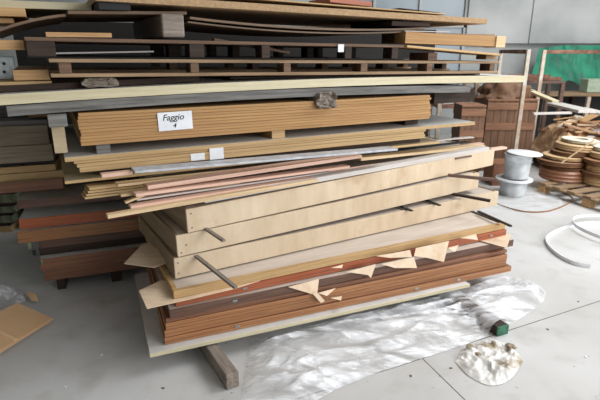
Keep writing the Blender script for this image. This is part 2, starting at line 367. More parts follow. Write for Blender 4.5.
# framed flat panel
a, b = lay((-0.652, 2.239), 25.7, 0.370, 174, 505, 0.3725)
L = (b-a).length; fp = empty('framed_panel', 'framed flat panel with greyish top and tan wooden rim, under the lowest box', 'panel', frame(a, b))
link('face', box_bm(L-0.05, 0.9, 0.03, 0), M['pale_top'], fp, T((0.025, 0.03, 0.005)))
link('front_rail', box_bm(L, 0.03, 0.042), M['edge'], fp, T((0, 0, 0)))
link('back_rail', box_bm(L, 0.03, 0.042), M['edge'], fp, T((0, 0.93, 0)))
link('side_rail', box_bm(0.025, 0.9, 0.042), M['edge'], fp, T((0, 0.03, 0)))
link('side_rail', box_bm(0.025, 0.9, 0.042), M['dark_wood'], fp, T((L-0.025, 0.03, 0)))
# the three shallow wooden boxes
def shallow_box(a, b, h, depth, label, screws):
    L = (b-a).length; o = empty('shallow_box', label, 'box', frame(a, b), 'pale plywood boxes in the front pile')
    t = 0.018
    link('front_board', box_bm(L, t, h), M['birch'], o, Matrix())
    fb = o.children[0]
    link('back_board', box_bm(L, t, h), M['birch'], o, T((0, depth-t, 0)))
    for x0 in (0, L-t): link('end_board', box_bm(t, depth-2*t, h), M['box_end_shaded'], o, T((x0, t, 0)))
    link('top_panel', box_bm(L-2*t, depth-2*t, 0.012, 0), M['pale_top'], o, T((t, t, h-0.018)))
    for x, z in screws:
        bm = bmesh.new(); lathe(bm, [(0.0005, 0), (0.004, 0), (0.004, 0.0015), (0.0005, 0.0015)], 10)
        link('screw', bm, M['dark_wood'], fb, T((x, 0.0003, z)) @ Matrix.Rotation(math.pi/2, 4, 'X'))
    return o
a, b = P(176, 279, 0.414), P(497, 207, 0.414)
a2, b2 = lay((a.x, a.y), 30, 0.4145, 175.5, 497, 0.416)
shallow_box(a2, b2, 0.118, 0.86, 'lowest of the three pale plywood boxes, resting on the framed panel', ((0.02, 0.03), (0.02, 0.09)))
CB = (a.x, a.y)
a2, b2 = lay(offset(CB, 31.5, 0.003), 31.5, 0.5365, 178, 478, 0.568)
BX2 = (a2, b2)
shallow_box(a2, b2, 0.122, 0.86, 'middle one of the three pale plywood boxes', ((0.05, 0.06), (0.02, 0.02)))
a3 = P(188, 233, 0.664); a3, b3 = lay((a3.x, a3.y), 33.2, 0.664, 188, 493, 0.706)
BX1 = (a3, b3)
shallow_box(a3, b3, 0.132, 0.84, 'topmost plywood box, under the loose thin strips', ((0.025, 0.025), (0.025, 0.105)))
# spacer sticks sticking out between the boxes
def stick(p, q, wd, th, mat, label, group=None, name='spacer_stick', cat='stick', endm=None):
    L = (q-p).length
    o = tag(link(name, box_bm(L, wd, th, 0.001), mat, mw=frame(p, q) @ T((0, -wd/2, 0))), label, cat, group)
    return o
stick(Yp(224, 242, 2.33), P(190, 219, 0.672), 0.022, 0.012, M['old_beam'], 'short grey stick poking out between the two upper boxes, left')
stick(Yp(236, 289, 2.18), Yp(196, 257, 2.44), 0.022, 0.014, M['old_beam'], 'grey stick hanging down in front of the lowest box')
q = P(494, 181, 0.695); stick(q, P(448, 176.5, 0.72), 0.028, 0.02, M['dark_brown'], 'brown stick poking out right below the topmost box')
q = P(490, 202, 0.549); stick(q, P(444, 193.5, 0.552), 0.026, 0.018, M['dark_wood'], 'dark stick poking out right below the middle box')
for (p, q, lb) in (((440, 206, 0.536), (422, 199, 0.537), 'short dark stick lying on the lowest box near its right end'), ((412, 211.5, 0.536), (398, 206, 0.537), 'shorter dark stick on the lowest box, left of the other one')):
    stick(P(*p), P(*q), 0.025, 0.009, M['black'], lb)
stick(P(511, 227, 0.432), P(478, 212, 0.432), 0.02, 0.012, M['dark_wood'], 'dark stick on the right end of the framed panel')
poly_sheet('veneer_piece', [P(124, 264, 0.44), P(154, 268, 0.44), P(170, 262, 0.44), P(150, 242, 0.46), P(142, 245, 0.46)], 0.004, M['veneer'], 'pale veneer piece jutting out behind the left end of the plywood boxes', 'veneer')
# torn veneer bits hanging over the front
cf = offset(C0, 23.5, -0.012)
def scrap(pts, label, gap=0.0):
    ps = [pl(u, v, offset(C0, 23.5, -0.012 - gap - o), 23.5) for u, v, o in pts]
    poly_sheet('veneer_scrap', ps, 0.0015, M['veneer'], label, 'veneer', 'torn veneer scraps on the front pile')
scrap([(288, 287, .0), (319, 279, .0), (317, 296, .01), (305, 292, .015)], 'torn triangular veneer scrap over the brown panels, largest at the middle')
scrap([(312, 293, .006), (317, 292, .006), (325, 301, .02), (321, 303, .02)], 'narrow folded veneer sliver below the middle triangle', .012)
scrap([(318, 293, .002), (336, 288, .002), (327, 296, .012)], 'small veneer scrap just right of the middle triangle', .004)
scrap([(330, 298, .002), (342, 296, .002), (341, 300.5, .01)], 'tiny veneer chip lowest on the brown panels', .002)
scrap([(331, 268, .0), (343, 264.5, .0), (342, 268, .006)], 'small veneer chip on the rust-red panel edge', .0)
scrap([(346, 272, .0), (376, 264, .0), (371, 278, .012), (368, 275, .012)], 'pointed veneer scrap right of the small chip, tip hanging down')
scrap([(381, 264, .0), (414, 257, .0), (417, 268, .014), (395, 268, .014)], 'veneer scrap left of the large square one', .002)
scrap([(376, 256, .0), (410, 250, .0), (412, 257, .01), (390, 258, .01)], 'veneer scrap tucked under the framed panel at mid length', .012)
scrap([(416, 248, .0), (449, 241, .0), (444, 262, .02), (428, 258, .016), (414, 256, .012)], 'large squarish torn veneer scrap with a rough lower edge', .004)
scrap([(448, 248, .0), (459, 245, .0), (455, 252, .012)], 'small curled veneer scrap right of the large square one', .0)
scrap([(460, 238, .0), (476, 234, .0), (478, 240, .01)], 'thin veneer scrap on the red panel near its right end', .0)
poly_sheet('veneer_scrap', [P(480, 241, .322), P(507, 248, .322), P(511, 234, .327), P(495, 235, .325)], 0.0015, M['veneer'], 'veneer scrap lying on the right end of the dark brown panel', 'veneer', 'torn veneer scraps on the front pile')

# ------------------------------------------------------------------ loose strips on the topmost box
CS = (a3.x, a3.y)
def strip(u0, v0, u1, v1, off, wd, th, mat, label, bend=0.0, off1=None, grp='loose thin strips on the topmost box', name='wood_strip', cat='strip'):
    a = pl(u0, v0, offset(CS, 33.2, off), 33.2); b = pl(u1, v1, offset(CS, 33.2, off if off1 is None else off1), 33.2)
    board(name, a, b, wd, th, M[mat], label, cat, grp, bend=bend, bev=0.001)
strip(108, 219, 318, 182, -0.02, 0.035, 0.02, 'strip', 'beige strip lowest at the left, its square end in the air')
strip(205, 203.2, 489, 150.8, -0.004, 0.07, 0.030, 'grey_strip', 'long grey-white strip along the front edge of the topmost box', off1=0.0)
strip(131, 209, 352, 173.5, 0.016, 0.05, 0.014, 'pink', 'salmon-pink strip just above the lowest beige one')
strip(137, 201, 330, 173, 0.07, 0.05, 0.010, 'grey_strip', 'thin whitish strip between the two lower pink ones')
strip(136, 197, 350, 168, 0.03, 0.06, 0.015, 'pink', 'pale pink strip in the middle of the loose strips')
strip(126, 204, 150, 194, 0.05, 0.028, 0.01, 'strip', 'short splintered tan strip at the left end')
strip(121, 197, 240, 184, 0.09, 0.05, 0.012, 'strip', 'broken tan strip under the wide rosy one')
strip(148, 190, 362, 158, 0.055, 0.09, 0.022, 'pink', 'wide rosy strip with a pointed left end')
strip(118, 187, 250, 172, 0.12, 0.06, 0.014, 'strip', 'tan strip ending left above the broken bits')
strip(102, 178, 133, 174.5, 0.10, 0.04, 0.018, 'pink', 'pale strip with blunt tip just under the grey-blue sheet')
strip(135, 173.5, 398, 150.5, 0.04, 0.10, 0.012, 'sheet_blue', 'long thin bluish-grey sheet on top of the loose strips', name='thin_sheet', cat='sheet', off1=-0.08)
strip(361, 161, 485, 147.5, 0.08, 0.08, 0.02, 'strip', 'beige strip on the right half of the loose strips')
strip(330, 172, 484, 149.5, 0.068, 0.008, 0.010, 'pink', 'pinkish strip between the grey-white and the beige one at right')
strip(380, 157, 484, 144.5, 0.18, 0.05, 0.012, 'pink', 'thin pinkish strip behind the beige one at right')
strip(394, 151.5, 470, 142.5, 0.21, 0.05, 0.007, 'black', 'thin black strip under the curved white one')
strip(360, 152.5, 474, 138, 0.20, 0.04, 0.008, 'grey_strip', 'thin curved white strip rising to the right', bend=0.012)
strip(478, 153.5, 507, 149, 0.04, 0.05, 0.018, 'pink', 'short pale strip end overhanging the right end of the top box')
strip(456, 159.5, 472, 156.8, -0.01, 0.018, 0.012, 'dark_brown', 'dark stub between the strips and the top box')
for k in range(4):
    strip(85+k*1.5, 199.5-k*3.0, 215, 184-k*2.6, 0.23, 0.10, 0.0115, 'tan', ['lowest', 'second from the bottom', 'third from the bottom', 'topmost'][k] + ' of the tan strips bundled left of the top box', grp='bundle of tan strips')

# ------------------------------------------------------------------ the tall pile behind
CU = offset((-0.65, 2.2), 27, 0.4)
def up(z, uL, uR, depth, th, mat, label, name='sheet', cat='sheet', off=0.0, yaw=27, zR=None, group=None, top=None, bend=0.0, bev=0.0015):
    a, b = lay(offset(CU, yaw, off), yaw, z, uL, uR, zR)
    return board(name, a, b, depth, th, M[mat], label, cat, group, top=M[top] if top else None, bend=bend, bev=bev)
up(0.948, 65, 440, 1.25, 0.014, 'tan', 'beige sheet lowest in the tall pile, its left corner jutting out', top='tan_face', group='beige sheets in the tall pile')
up(0.9625, 100, 420, 1.1, 0.036, 'dark_wood', 'dark boards between the lowest beige sheet and the three above', 'board', 'board', off=0.05)
up(1.000, 80, 425, 1.2, 0.026, 'tan', 'beige sheet with ragged left end, below the labelled slips', group='beige sheets in the tall pile')
up(1.027, 77, 424, 1.2, 0.018, 'tan', 'beige sheet behind the two small paper slips', group='beige sheets in the tall pile')
up(1.046, 74, 426, 1.2, 0.014, 'tan', 'thin beige sheet second from the top of the beige sheets', group='beige sheets in the tall pile', off=0.006)
up(1.061, 65, 475, 1.25, 0.022, 'tan', 'topmost beige sheet with pale top, longest of the beige sheets', top='white_panel', group='beige sheets in the tall pile')
# paper slips
def slip(u0, v0, u1, v1, label):
    c = offset(CU, 27, -0.004); a = pl(u0, v1, c, 27); b = pl(u1, v1, c, 27); t = pl(u0, v0, c, 27)
    b.z = a.z
    return tag(link('paper_slip', box_bm((b-a).length, 0.002, t.z-a.z, 0), M['paper'], mw=frame(a, b)), label, 'paper', 'paper slips on the beige sheets')
slip(191, 154, 205, 161, 'small white paper slip, the left one on the beige sheet edges')
slip(210, 148.5, 224, 160, 'taller white paper slip, the right one on the beige sheet edges')
for u0, u1, m, lb in ((97, 111, 'weathered', 'grey spacer block under the left end of the tan sheet stack'), (272, 285, 'edge', 'tan spacer block under the middle of the tan sheet stack')):
    up(1.0835, u0, u1, 0.9, 0.0515, m, lb, 'spacer_block', 'block', off=0.03)
up(1.0835, 405, 418, 0.9, 0.0515, 'dark_wood', 'dark spacer block under the right end of the tan sheet stack', 'spacer_block', 'block', off=0.10)
ordn = ['lowest', 'second from the bottom', 'third from the bottom', 'fourth from the bottom', 'fifth from the bottom', 'sixth from the bottom', 'seventh from the bottom', 'eighth from the bottom', 'ninth from the bottom', 'topmost']
for k in range(10):
    up(1.1355+k*0.0165, 82-k*0.5+random.uniform(-1, 1), 431+random.uniform(-1.5, 0.5), 1.15, 0.0160, 'mdf', ordn[k] + ' of the ten tan sheets stacked behind the handwritten label', off=0.004*random.random(), group='tan sheets behind the label')
# handwritten label
c = offset(CU, 27, -0.006); a = pl(159.5, 131.5, c, 27); b = pl(193.5, 128.5, c, 27); t = pl(158, 113, c, 27)
lab = empty('paper_label', 'white paper label with handwriting on the stack of tan sheets', 'label', frame(a, b))
sheet_ = link('paper', box_bm((b-a).length, 0.001, (t-a).length, 0), M['paper'], lab, T((-0.002, 0.0022, 0)))
def writing(txt, size, x, z):
    cu = bpy.data.curves.new('handwriting', 'FONT'); cu.body = txt; cu.size = size; cu.shear = 0.25; cu.extrude = 0.0003; cu.offset = 0.0004; cu.align_x = 'CENTER'
    cu.materials.append(M['ink']); tmp = bpy.data.objects.new('handwriting', cu); COL.objects.link(tmp)
    bpy.context.view_layer.update(); me = bpy.data.meshes.new_from_object(tmp.evaluated_get(bpy.context.evaluated_depsgraph_get())); me.materials.clear(); me.materials.append(M['ink'])
    COL.objects.unlink(tmp); bpy.data.objects.remove(tmp)
    o = bpy.data.objects.new('handwriting', me); COL.objects.link(o); o.parent = sheet_
    o.matrix_basis = T((x, -0.0008, z)) @ Matrix.Rotation(math.pi/2, 4, 'X')
writing('Faggio', 0.046, (b-a).length*0.44, (t-a).length*0.56); writing('4', 0.034, (b-a).length*0.46, (t-a).length*0.14)
# weathered platform and its block and beams
up(1.302, 8, 470, 1.1, 0.048, 'weathered', 'long grey weathered plank under the thick cream panel', 'plank', 'plank', zR=1.303, bend=0.026)
up(1.24, 49, 68, 0.9, 0.0615, 'weathered', 'dark grey block under the left end of the weathered plank', 'timber_block', 'block', off=-0.01)
up(1.1, 55, 68, 0.12, 0.139, 'tan_face', 'pale leaning offcut under the grey block at the left', 'offcut', 'board', off=0.05)
up(1.22, 434, 474, 0.9, 0.0815, 'dark_wood', 'dark beam under the right end of the weathered plank', 'timber_beam', 'timber', off=0.12)
# broken log end
def log_end(z, u0, u1, ht, ln, off, label, mat, jag=0.02):
    a, b = lay(offset(CU, 27, off), 27, z, u0, u1); wd = (b-a).length; bm = bmesh.new(); n = 7
    def ring(y, jy):
        r = []
        for i in range(20):
            an = 2*math.pi*i/20; rr = 0.5*(1+0.35*noise.noise(Vector((i*1.3, y*5, 3))))
            r.append(bm.verts.new((wd/2+wd*rr*math.copysign(abs(math.cos(an))**0.55, math.cos(an)), y+jy*random.uniform(-1, 1), ht/2+ht*rr*math.copysign(abs(math.sin(an))**0.55, math.sin(an)))))
        return r
    rs = [ring(ln*i/n, jag if i == 0 else 0) for i in range(n+1)]
    for i in range(n):
        for k in range(20): bm.faces.new((rs[i][k], rs[i][(k+1) % 20], rs[i+1][(k+1) % 20], rs[i+1][k]))
    bm.faces.new(rs[-1])
    prev = rs[0]
    for s in (0.75, 0.45):
        cur = [bm.verts.new((wd/2+(v.co.x-wd/2)*s, 0.012+random.uniform(-jag, jag), ht/2+(v.co.z-ht/2)*s)) for v in rs[0]]
        for k in range(20): bm.faces.new((prev[k], cur[k], cur[(k+1) % 20], prev[(k+1) % 20]))
        prev = cur
    bm.faces.new(prev)
    return tag(link('broken_log', bm, M[mat], mw=frame(a, b)), label, 'log')
log_end(1.256, 317, 337, 0.095, 0.8, -0.035, 'splintered log end sticking out over the tan sheets', 'old_beam', 0.02)
# thick cream panel
up(1.353, -18, 525, 1.3, 0.048, 'cream_edge', 'very long thick cream panel spanning the whole pile', 'thick_panel', 'panel', top='white_panel', zR=1.360, bend=0.026)
# between it and the pallets
up(1.404, -18, 200, 0.9, 0.030, 'dark_wood', 'black old plank on the left end of the cream panel', 'plank', 'plank', off=0.10, zR=1.432)
up(1.437, -18, 52, 0.9, 0.016, 'tan', 'pale thin board above the black plank at the far left', 'board', 'board', off=0.12)
log_end(1.421, 82, 119, 0.045, 0.05, 0.03, 'short weathered broken log lying on the cream panel at the left', 'old_beam', 0.01)
up(1.438, 230, 480, 0.8, 0.010, 'dark_wood', 'dark slat between the cream panel and the lower pallet', 'plank', 'plank', off=0.12, zR=1.420)
# dark backing added behind the tall pile so its gaps look shaded
for k, (u0, u1, off, th, lb) in enumerate(((45, 425, 2.25, 2.02, 'tall backing stack in shade-dark colour, added close behind the tall pile'),)):
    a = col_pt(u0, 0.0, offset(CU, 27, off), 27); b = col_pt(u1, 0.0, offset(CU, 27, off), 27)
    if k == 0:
        sb = empty('backing_stack', lb, 'stack of boards', frame(a, b)); L = (b-a).length
        for q in range(8): link('dark_board', box_bm(L, 0.5, 0.2295, 0.0), M['gap_shade'], sb, T((0, 0, q*0.23)))
# pallets
def pallet(zL, zR, h, u0, u1, yaw, off, blocks, label, m1, m2, mb, depth=1.1, bt=0.017, tt=0.017, sag=None):
    ud = M['dark_wood']
    a, b = lay(offset(CU, yaw, off), yaw, zL, u0, u1, zR); L = (b-a).length
    o = empty('pallet', label, 'pallet', frame(a, b), 'pallets in the tall pile')
    for j in range(3):
        y0 = j*(depth-0.1)/2
        link('bottom_board', box_bm(L, 0.1, bt), M[m1], o, T((0, y0, 0)))
        for (ub, wb) in blocks:
            x = (col_pt(ub, zL, offset(CU, yaw, off), yaw)-a).length
            link('block', box_bm(wb, 0.1, h-bt-tt-0.001, 0.002), M[mb], o, T((x, y0+0.002, bt+0.0005)))
    for j in range(6):
        y0 = j*(depth-0.12)/5
        link('deck_board', box_bm(L, 0.12 if j == 0 else 0.19, tt), M[m2], o, T((0, y0, h-tt)))
    return o
pallet(1.475, 1.434, 0.086, 51, 498, 27, 0.0, [(60, 0.055), (191, 0.045), (284, 0.045), (361, 0.05), (427, 0.05), (490, 0.05)], 'lower pallet in the tall pile, greyish top boards', 'pallet', 'pallet', 'pallet_red')
pallet(1.566, 1.540, 0.092, 27, 404, 27, 0.012, [(28, 0.12), (190, 0.08), (262, 0.05), (345, 0.05), (392, 0.05)], 'upper pallet in the tall pile, reddish and darker', 'gap_shade', 'pallet_red', 'dark_wood', bt=0.004, tt=0.017)  # lower boards and blocks coloured dark for the shade between the decks
up(1.457, 14, 50, 0.7, 0.05, 'orange', 'bright orange-tan offcut at the left end of the lower pallet', 'offcut', 'board', off=0.14)
up(1.58, 50, 154, 0.05, 0.008, 'grey_strip', 'thin pale rod lying inside the upper pallet', 'rod', 'rod', off=0.14, zR=1.588)
a = pl(214, 41, offset(CU, 27, 0.13), 27); b = pl(290, 54, offset(CU, 27, 0.13), 27)
board('slanting_slat', a, b, 0.05, 0.016, M['pallet_red'], 'reddish slat slanting down inside the upper pallet', 'slat')
c = offset(CU, 27, 0.0); a = pl(338, 52, c, 27); b = pl(345, 52, c, 27)
tag(link('paper_tag', box_bm(0.042, 0.001, 0.045, 0), M['paper'], mw=frame(a, b)), 'small bright white tag in the gap of the upper pallet', 'tag')
up(1.616, 407, 500, 0.25, 0.014, 'edge', 'tan board drooping below the thick right-hand beam', 'board', 'board', zR=1.560, off=-0.01)
up(1.532, 428, 437, 0.2, 0.05, 'pallet_red', 'small reddish block near the right end between boards', 'timber_block', 'block', off=0.02)
up(1.645, 407, 494, 0.3, 0.07, 'pallet', 'thick brown beam at the right end above the pallets', 'timber_beam', 'timber', off=0.16)
up(1.642, 405, 495, 0.12, 0.072, 'mdf', 'tan thick beam in front of the darker brown one at right', 'timber_beam', 'timber', zR=1.624, off=0.01)
up(1.618, 495.8, 505, 0.12, 0.078, 'strip', 'pale block closing the right end of the thick beam', 'timber_block', 'block', off=0.0)
up(1.533, 486, 496, 0.1, 0.03, 'pallet', 'block near the right end of the lower pallet top', 'timber_block', 'block', off=0.04)
# timber in depth with a grey end
up(1.664, 163, 185, 0.9, 0.112, 'old_beam', 'square timber with grey worn end face between upper boards', 'timber_beam', 'timber', off=-0.0, bev=0.006)
up(1.6585, 46, 112, 0.25, 0.022, 'orange', 'bright light-wood batten lying on the upper pallet at the left', 'batten', 'batten', off=0.02)
up(1.60, -20, 25, 0.3, 0.045, 'orange', 'orange-brown board at the far left beside the upper pallet', 'board', 'board', off=0.1)
up(1.725, -30, 14, 0.4, 0.025, 'orange', 'light tan board at the far left, second below the top', 'board', 'board', off=0.25)
# bent thin sheets
up(1.665, -10, 66, 0.8, 0.012, 'bent', 'grey-brown thin sheet bent upwards at the left', 'bent_sheet', 'sheet', off=0.08, zR=1.755, bend=0.012, group='thin bent sheets near the top')
up(1.765, 68, 187, 0.8, 0.016, 'bent', 'thin brown sheet below the chipboard, upper left', 'bent_sheet', 'sheet', off=0.06, zR=1.779, bend=0.0, group='thin bent sheets near the top')
up(1.757, 190, 425, 0.8, 0.012, 'bent', 'long dark thin sheet sagging in the middle below the chipboard', 'bent_sheet', 'sheet', off=0.05, zR=1.735, bend=-0.03, group='thin bent sheets near the top')
up(1.739, 188, 415, 0.8, 0.008, 'bent', 'lowest thin sheet sagging under the long dark one', 'bent_sheet', 'sheet', off=0.06, zR=1.718, bend=-0.032, group='thin bent sheets near the top')
up(1.751, 392, 430, 0.5, 0.03, 'dark_wood', 'black block under the right end of the chipboard', 'timber_block', 'block', off=0.05)
up(1.716, 405, 450, 0.03, 0.006, 'grey_strip', 'thin pale sliver on the thick beam at the right', 'wood_sliver', 'strip', off=0.03)
up(1.788, 99, 131, 0.5, 0.034, 'black', 'black block below the chipboard at the upper left', 'timber_block', 'block', off=0.03)
up(1.80, -30, 92, 0.9, 0.035, 'cream_edge', 'pale yellow board at the top left corner', 'board', 'board', off=0.3)
up(1.755, -30, 26, 0.9, 0.04, 'orange', 'tan board under the pale yellow one at the top left', 'board', 'board', off=0.2)
# chipboard on top and the thin things over it
up(1.825, 96, 487, 1.2, 0.036, 'chip', 'long chipboard panel lying across the top of the pile', 'chipboard_panel', 'panel', zR=1.776, yaw=27)
up(1.875, 200, 446, 1.0, 0.008, 'tan', 'thin pale board curving over the chipboard panel', 'thin_board', 'board', zR=1.828, off=0.02, bend=0.0)
up(1.855, 400, 440, 0.5, 0.006, 'dark_wood', 'small dark sheet on the right end of the thin pale board', 'sheet', 'sheet', off=0.05, zR=1.838)
up(1.90, 330, 372, 0.3, 0.03, 'rusty_red', 'reddish offcut on top of the pile at the upper edge', 'offcut', 'board', off=0.3, zR=1.885)

# ------------------------------------------------------------------ the left pile (standing on the floor, behind)
CL = (-1.82, 2.93)
def lp(z, uL, th, mat, label, off=0.0, top='white_panel', uR=None, depth=0.85, yaw=20, name='door_panel', cat='door panel', xr=0.95, zR=None):
    a = col_pt(uL, z, offset(CL, yaw, off), yaw)
    b = a + dirs(yaw)[0]*xr if uR is None else col_pt(uR, z, offset(CL, yaw, off), yaw)
    return board(name, a, b, depth, th, M[mat], label, cat, 'door panels in the left pile' if name == 'door_panel' else None, top=M[top] if top else None, bev=0.002)
for u0, u1 in ((58, 66), (112, 122)):
    lp(0.0, u0, 0.103, 'dark_wood', 'dark foot timber under the %s of the left pile' % ('left end' if u0 < 60 else 'right part'), off=0.06, top=None, uR=u1, name='timber_beam', cat='timber')
lp(0.104, 45, 0.075, 'brown2', 'brown door panel at the very bottom of the left pile', xr=0.9)
lp(0.180, 41, 0.088, 'brown2', 'brown door panel with pale top, second in the left pile', xr=0.9)
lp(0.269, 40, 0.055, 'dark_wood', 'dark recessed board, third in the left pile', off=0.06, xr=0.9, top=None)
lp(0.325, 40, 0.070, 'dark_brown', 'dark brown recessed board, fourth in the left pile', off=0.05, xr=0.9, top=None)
lp(0.396, 18.5, 0.082, 'brown', 'orange-brown door panel, fifth from the bottom of the left pile', xr=0.92)
lp(0.489, 20, 0.070, 'rusty_red', 'reddish door panel with pale top in the middle of the left pile', xr=0.92)
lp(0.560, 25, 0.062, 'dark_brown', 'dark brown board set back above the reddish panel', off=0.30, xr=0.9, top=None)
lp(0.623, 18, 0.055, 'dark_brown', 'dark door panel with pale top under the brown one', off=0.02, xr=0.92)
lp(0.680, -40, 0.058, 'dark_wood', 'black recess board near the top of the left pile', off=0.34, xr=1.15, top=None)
lp(0.739, -40, 0.066, 'brown2', 'brown door panel with tan top, third from the top of the left pile', off=0.0, uR=64, top='tan_face')
lp(0.806, -40, 0.045, 'tan', 'tan board with pale edge near the top of the left pile', off=0.04, uR=66, name='board', cat='board', top='tan_face')
lp(0.852, -40, 0.042, 'edge', 'tan board just below the grey weathered plywood', off=0.05, uR=56, name='board', cat='board')
lp(0.740, 78, 0.2, 'dark_wood', 'dark timber block carrying the tall pile behind the boxes', off=0.25, top=None, uR=150, name='timber_block', cat='block', depth=0.6)
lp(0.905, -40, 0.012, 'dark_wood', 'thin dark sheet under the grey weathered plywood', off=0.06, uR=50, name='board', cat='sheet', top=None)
lp(0.928, -40, 0.105, 'weathered2', 'grey weathered plywood plank, lower of the two at far left', off=0.0, uR=54, name='weathered_plank', cat='plank', top=None)
lp(1.034, -40, 0.12, 'weathered2', 'grey weathered plywood plank, upper of the two at far left', off=0.01, uR=50, name='weathered_plank', cat='plank', top=None)
lp(1.155, -40, 0.03, 'weathered', 'pale grey board on the weathered planks at far left', off=0.02, uR=48, name='board', cat='board', top=None)
lp(1.19, 28, 0.03, 'orange', 'small orange offcut on the grey planks at far left', off=0.1, uR=50, name='offcut', cat='board', top=None, depth=0.3)
lp(1.186, -40, 0.06, 'weathered', 'grey timber end left of the small orange offcut', off=0.2, uR=26, name='timber_block', cat='block', top=None, depth=0.4)
# holed grey metal plate at far left
a, b = lay(offset(CU, 27, 0.25), 27, 1.46, -25, 17)
gp = empty('metal_plate', 'grey metal plate with round holes at the far left edge', 'plate', frame(a, b))
link('plate', box_bm((b-a).length, 0.012, 0.11, 0.002), M['metal'], gp, Matrix())
for x, z in ((0.13, 0.035), (0.135, 0.075), (0.05, 0.05)):
    bm = bmesh.new(); lathe(bm, [(0.0005, 0), (0.008, 0), (0.008, 0.001), (0.0005, 0.001)], 12); link('hole', bm, M['black'], gp, T((x, -0.0003, z)) @ Matrix.Rotation(math.pi/2, 4, 'X'))
# small hinges on the left pile
for u, v, w_, h_, m, lb in ((29.5, 246, 0.025, 0.05, 'green_edge', 'small green-grey metal bracket hanging under the left pile'), (34, 253, 0.022, 0.035, 'black', 'small black bracket below the green-grey one, left pile'), (42, 262, 0.018, 0.04, 'green_edge', 'green-grey corner patch on the second lowest panel')):
    a = pl(u, v, offset(CL, 20, -0.014), 20); b = a + dirs(20)[0]
    tag(link('hinge_bracket', box_bm(w_, 0.01, h_, 0.002), M[m], mw=frame(a, b) @ T((-w_/2, 0, -h_/2))), lb, 'bracket')
a = pl(57, 270, offset(CL, 20, -0.008), 20); b = a + dirs(20)[0]
tag(link('screw_cap', box_bm(0.014, 0.006, 0.012, 0.003), M['metal'], mw=frame(a, b)), 'tiny shiny screw cap on the bottom panel of the left pile', 'screw')
# green-edged panels behind at far left
cg = (P(12, 232, 0).x, P(12, 232, 0).y); zc = 0.0
for k, (th, m, u1) in enumerate(((0.06, 'tan', 12), (0.03, 'dark_wood', 8), (0.07, 'green_edge', 14), (0.025, 'dark_wood', 10), (0.06, 'green_edge', 16), (0.035, 'dark_wood', 12), (0.08, 'green_edge', 18), (0.05, 'dark_wood', 15), (0.06, 'green_edge', 18))):
    a = col_pt(-45, zc, cg, 8); b = col_pt(u1, zc, cg, 8)
    lb = ['tan board at the bottom', 'lowest dark slat', 'lowest green-grey panel', 'second dark slat', 'second green-grey panel', 'third dark slat', 'third green-grey panel', 'topmost dark slat', 'topmost green-grey panel'][k]
    board('panel' if m != 'dark_wood' else 'slat', a, b, 0.8, th-0.001, M[m], lb + ' of the stack at the far left edge', 'panel' if m != 'dark_wood' else 'slat', 'stack at the far left edge', bev=0.002)
    zc += th

# ------------------------------------------------------------------ things on the floor at the left
# cardboard
cz = 0.03
a, b = P(-14, 360, 0.035), P(53, 319, 0.02)
q = P(30, 298, 0.075)
xv = (b-a); yv = q-b
Lx, Ly = xv.length, yv.length; xn = xv.normalized(); yn = (yv - xn*yv.dot(xn)).normalized(); zn = xn.cross(yn)
mc = Matrix(((xn.x, yn.x, zn.x, a.x), (xn.y, yn.y, zn.y, a.y), (xn.z, yn.z, zn.z, a.z), (0, 0, 0, 1)))
cb = empty('cardboard_box', 'flattened tan cardboard box lying on the floor at lower left', 'cardboard', mc)
def card_sheet(x0, x1, y0, y1, z, bendf):
    bm = bmesh.new(); n = 14; top = []
    for i in range(n+1):
        row = []
        for j in range(7):
            X = x0+(x1-x0)*i/n; Yy = y0+(y1-y0)*j/6; row.append((X, Yy, z+bendf(X, Yy)))
        top.append(row)
    vt = [[bm.verts.new(p) for p in r] for r in top]; vb = [[bm.verts.new((p[0], p[1], p[2]-0.005)) for p in r] for r in top]
    for i in range(n):
        for j in range(6):
            bm.faces.new((vt[i][j], vt[i+1][j], vt[i+1][j+1], vt[i][j+1])); bm.faces.new((vb[i][j], vb[i][j+1], vb[i+1][j+1], vb[i+1][j]))
    for i in range(n):
        for j in (0, 6): bm.faces.new((vt[i][j], vb[i][j], vb[i+1][j], vt[i+1][j]))
    for j in range(6):
        for i in (0, n): bm.faces.new((vt[i][j], vt[i][j+1], vb[i][j+1], vb[i][j]))
    return bm
link('upper_sheet', card_sheet(0, Lx, 0, Ly, 0.0, lambda x, y: 0.006*math.sin(x*5)), M['card'], cb, Matrix())
link('lower_sheet', card_sheet(0.0, Lx-0.01, 0.0, Ly, -0.012, lambda x, y: 0.006*math.sin(x*5)), M['card'], cb, Matrix())
link('flap_crease', card_sheet(Lx*0.40, Lx*0.44, 0.005, Ly-0.005, 0.0048, lambda x, y: 0.006*math.sin(x*5)), M['card_light'], cb, Matrix())
pts = [P(26, 291, 0.06), P(36, 294, 0.05), P(38, 301, 0.03), P(31, 300, 0.04)]
poly_sheet('cardboard_flap', pts, 0.004, M['card'], 'small torn cardboard flap behind the flattened box', 'cardboard')
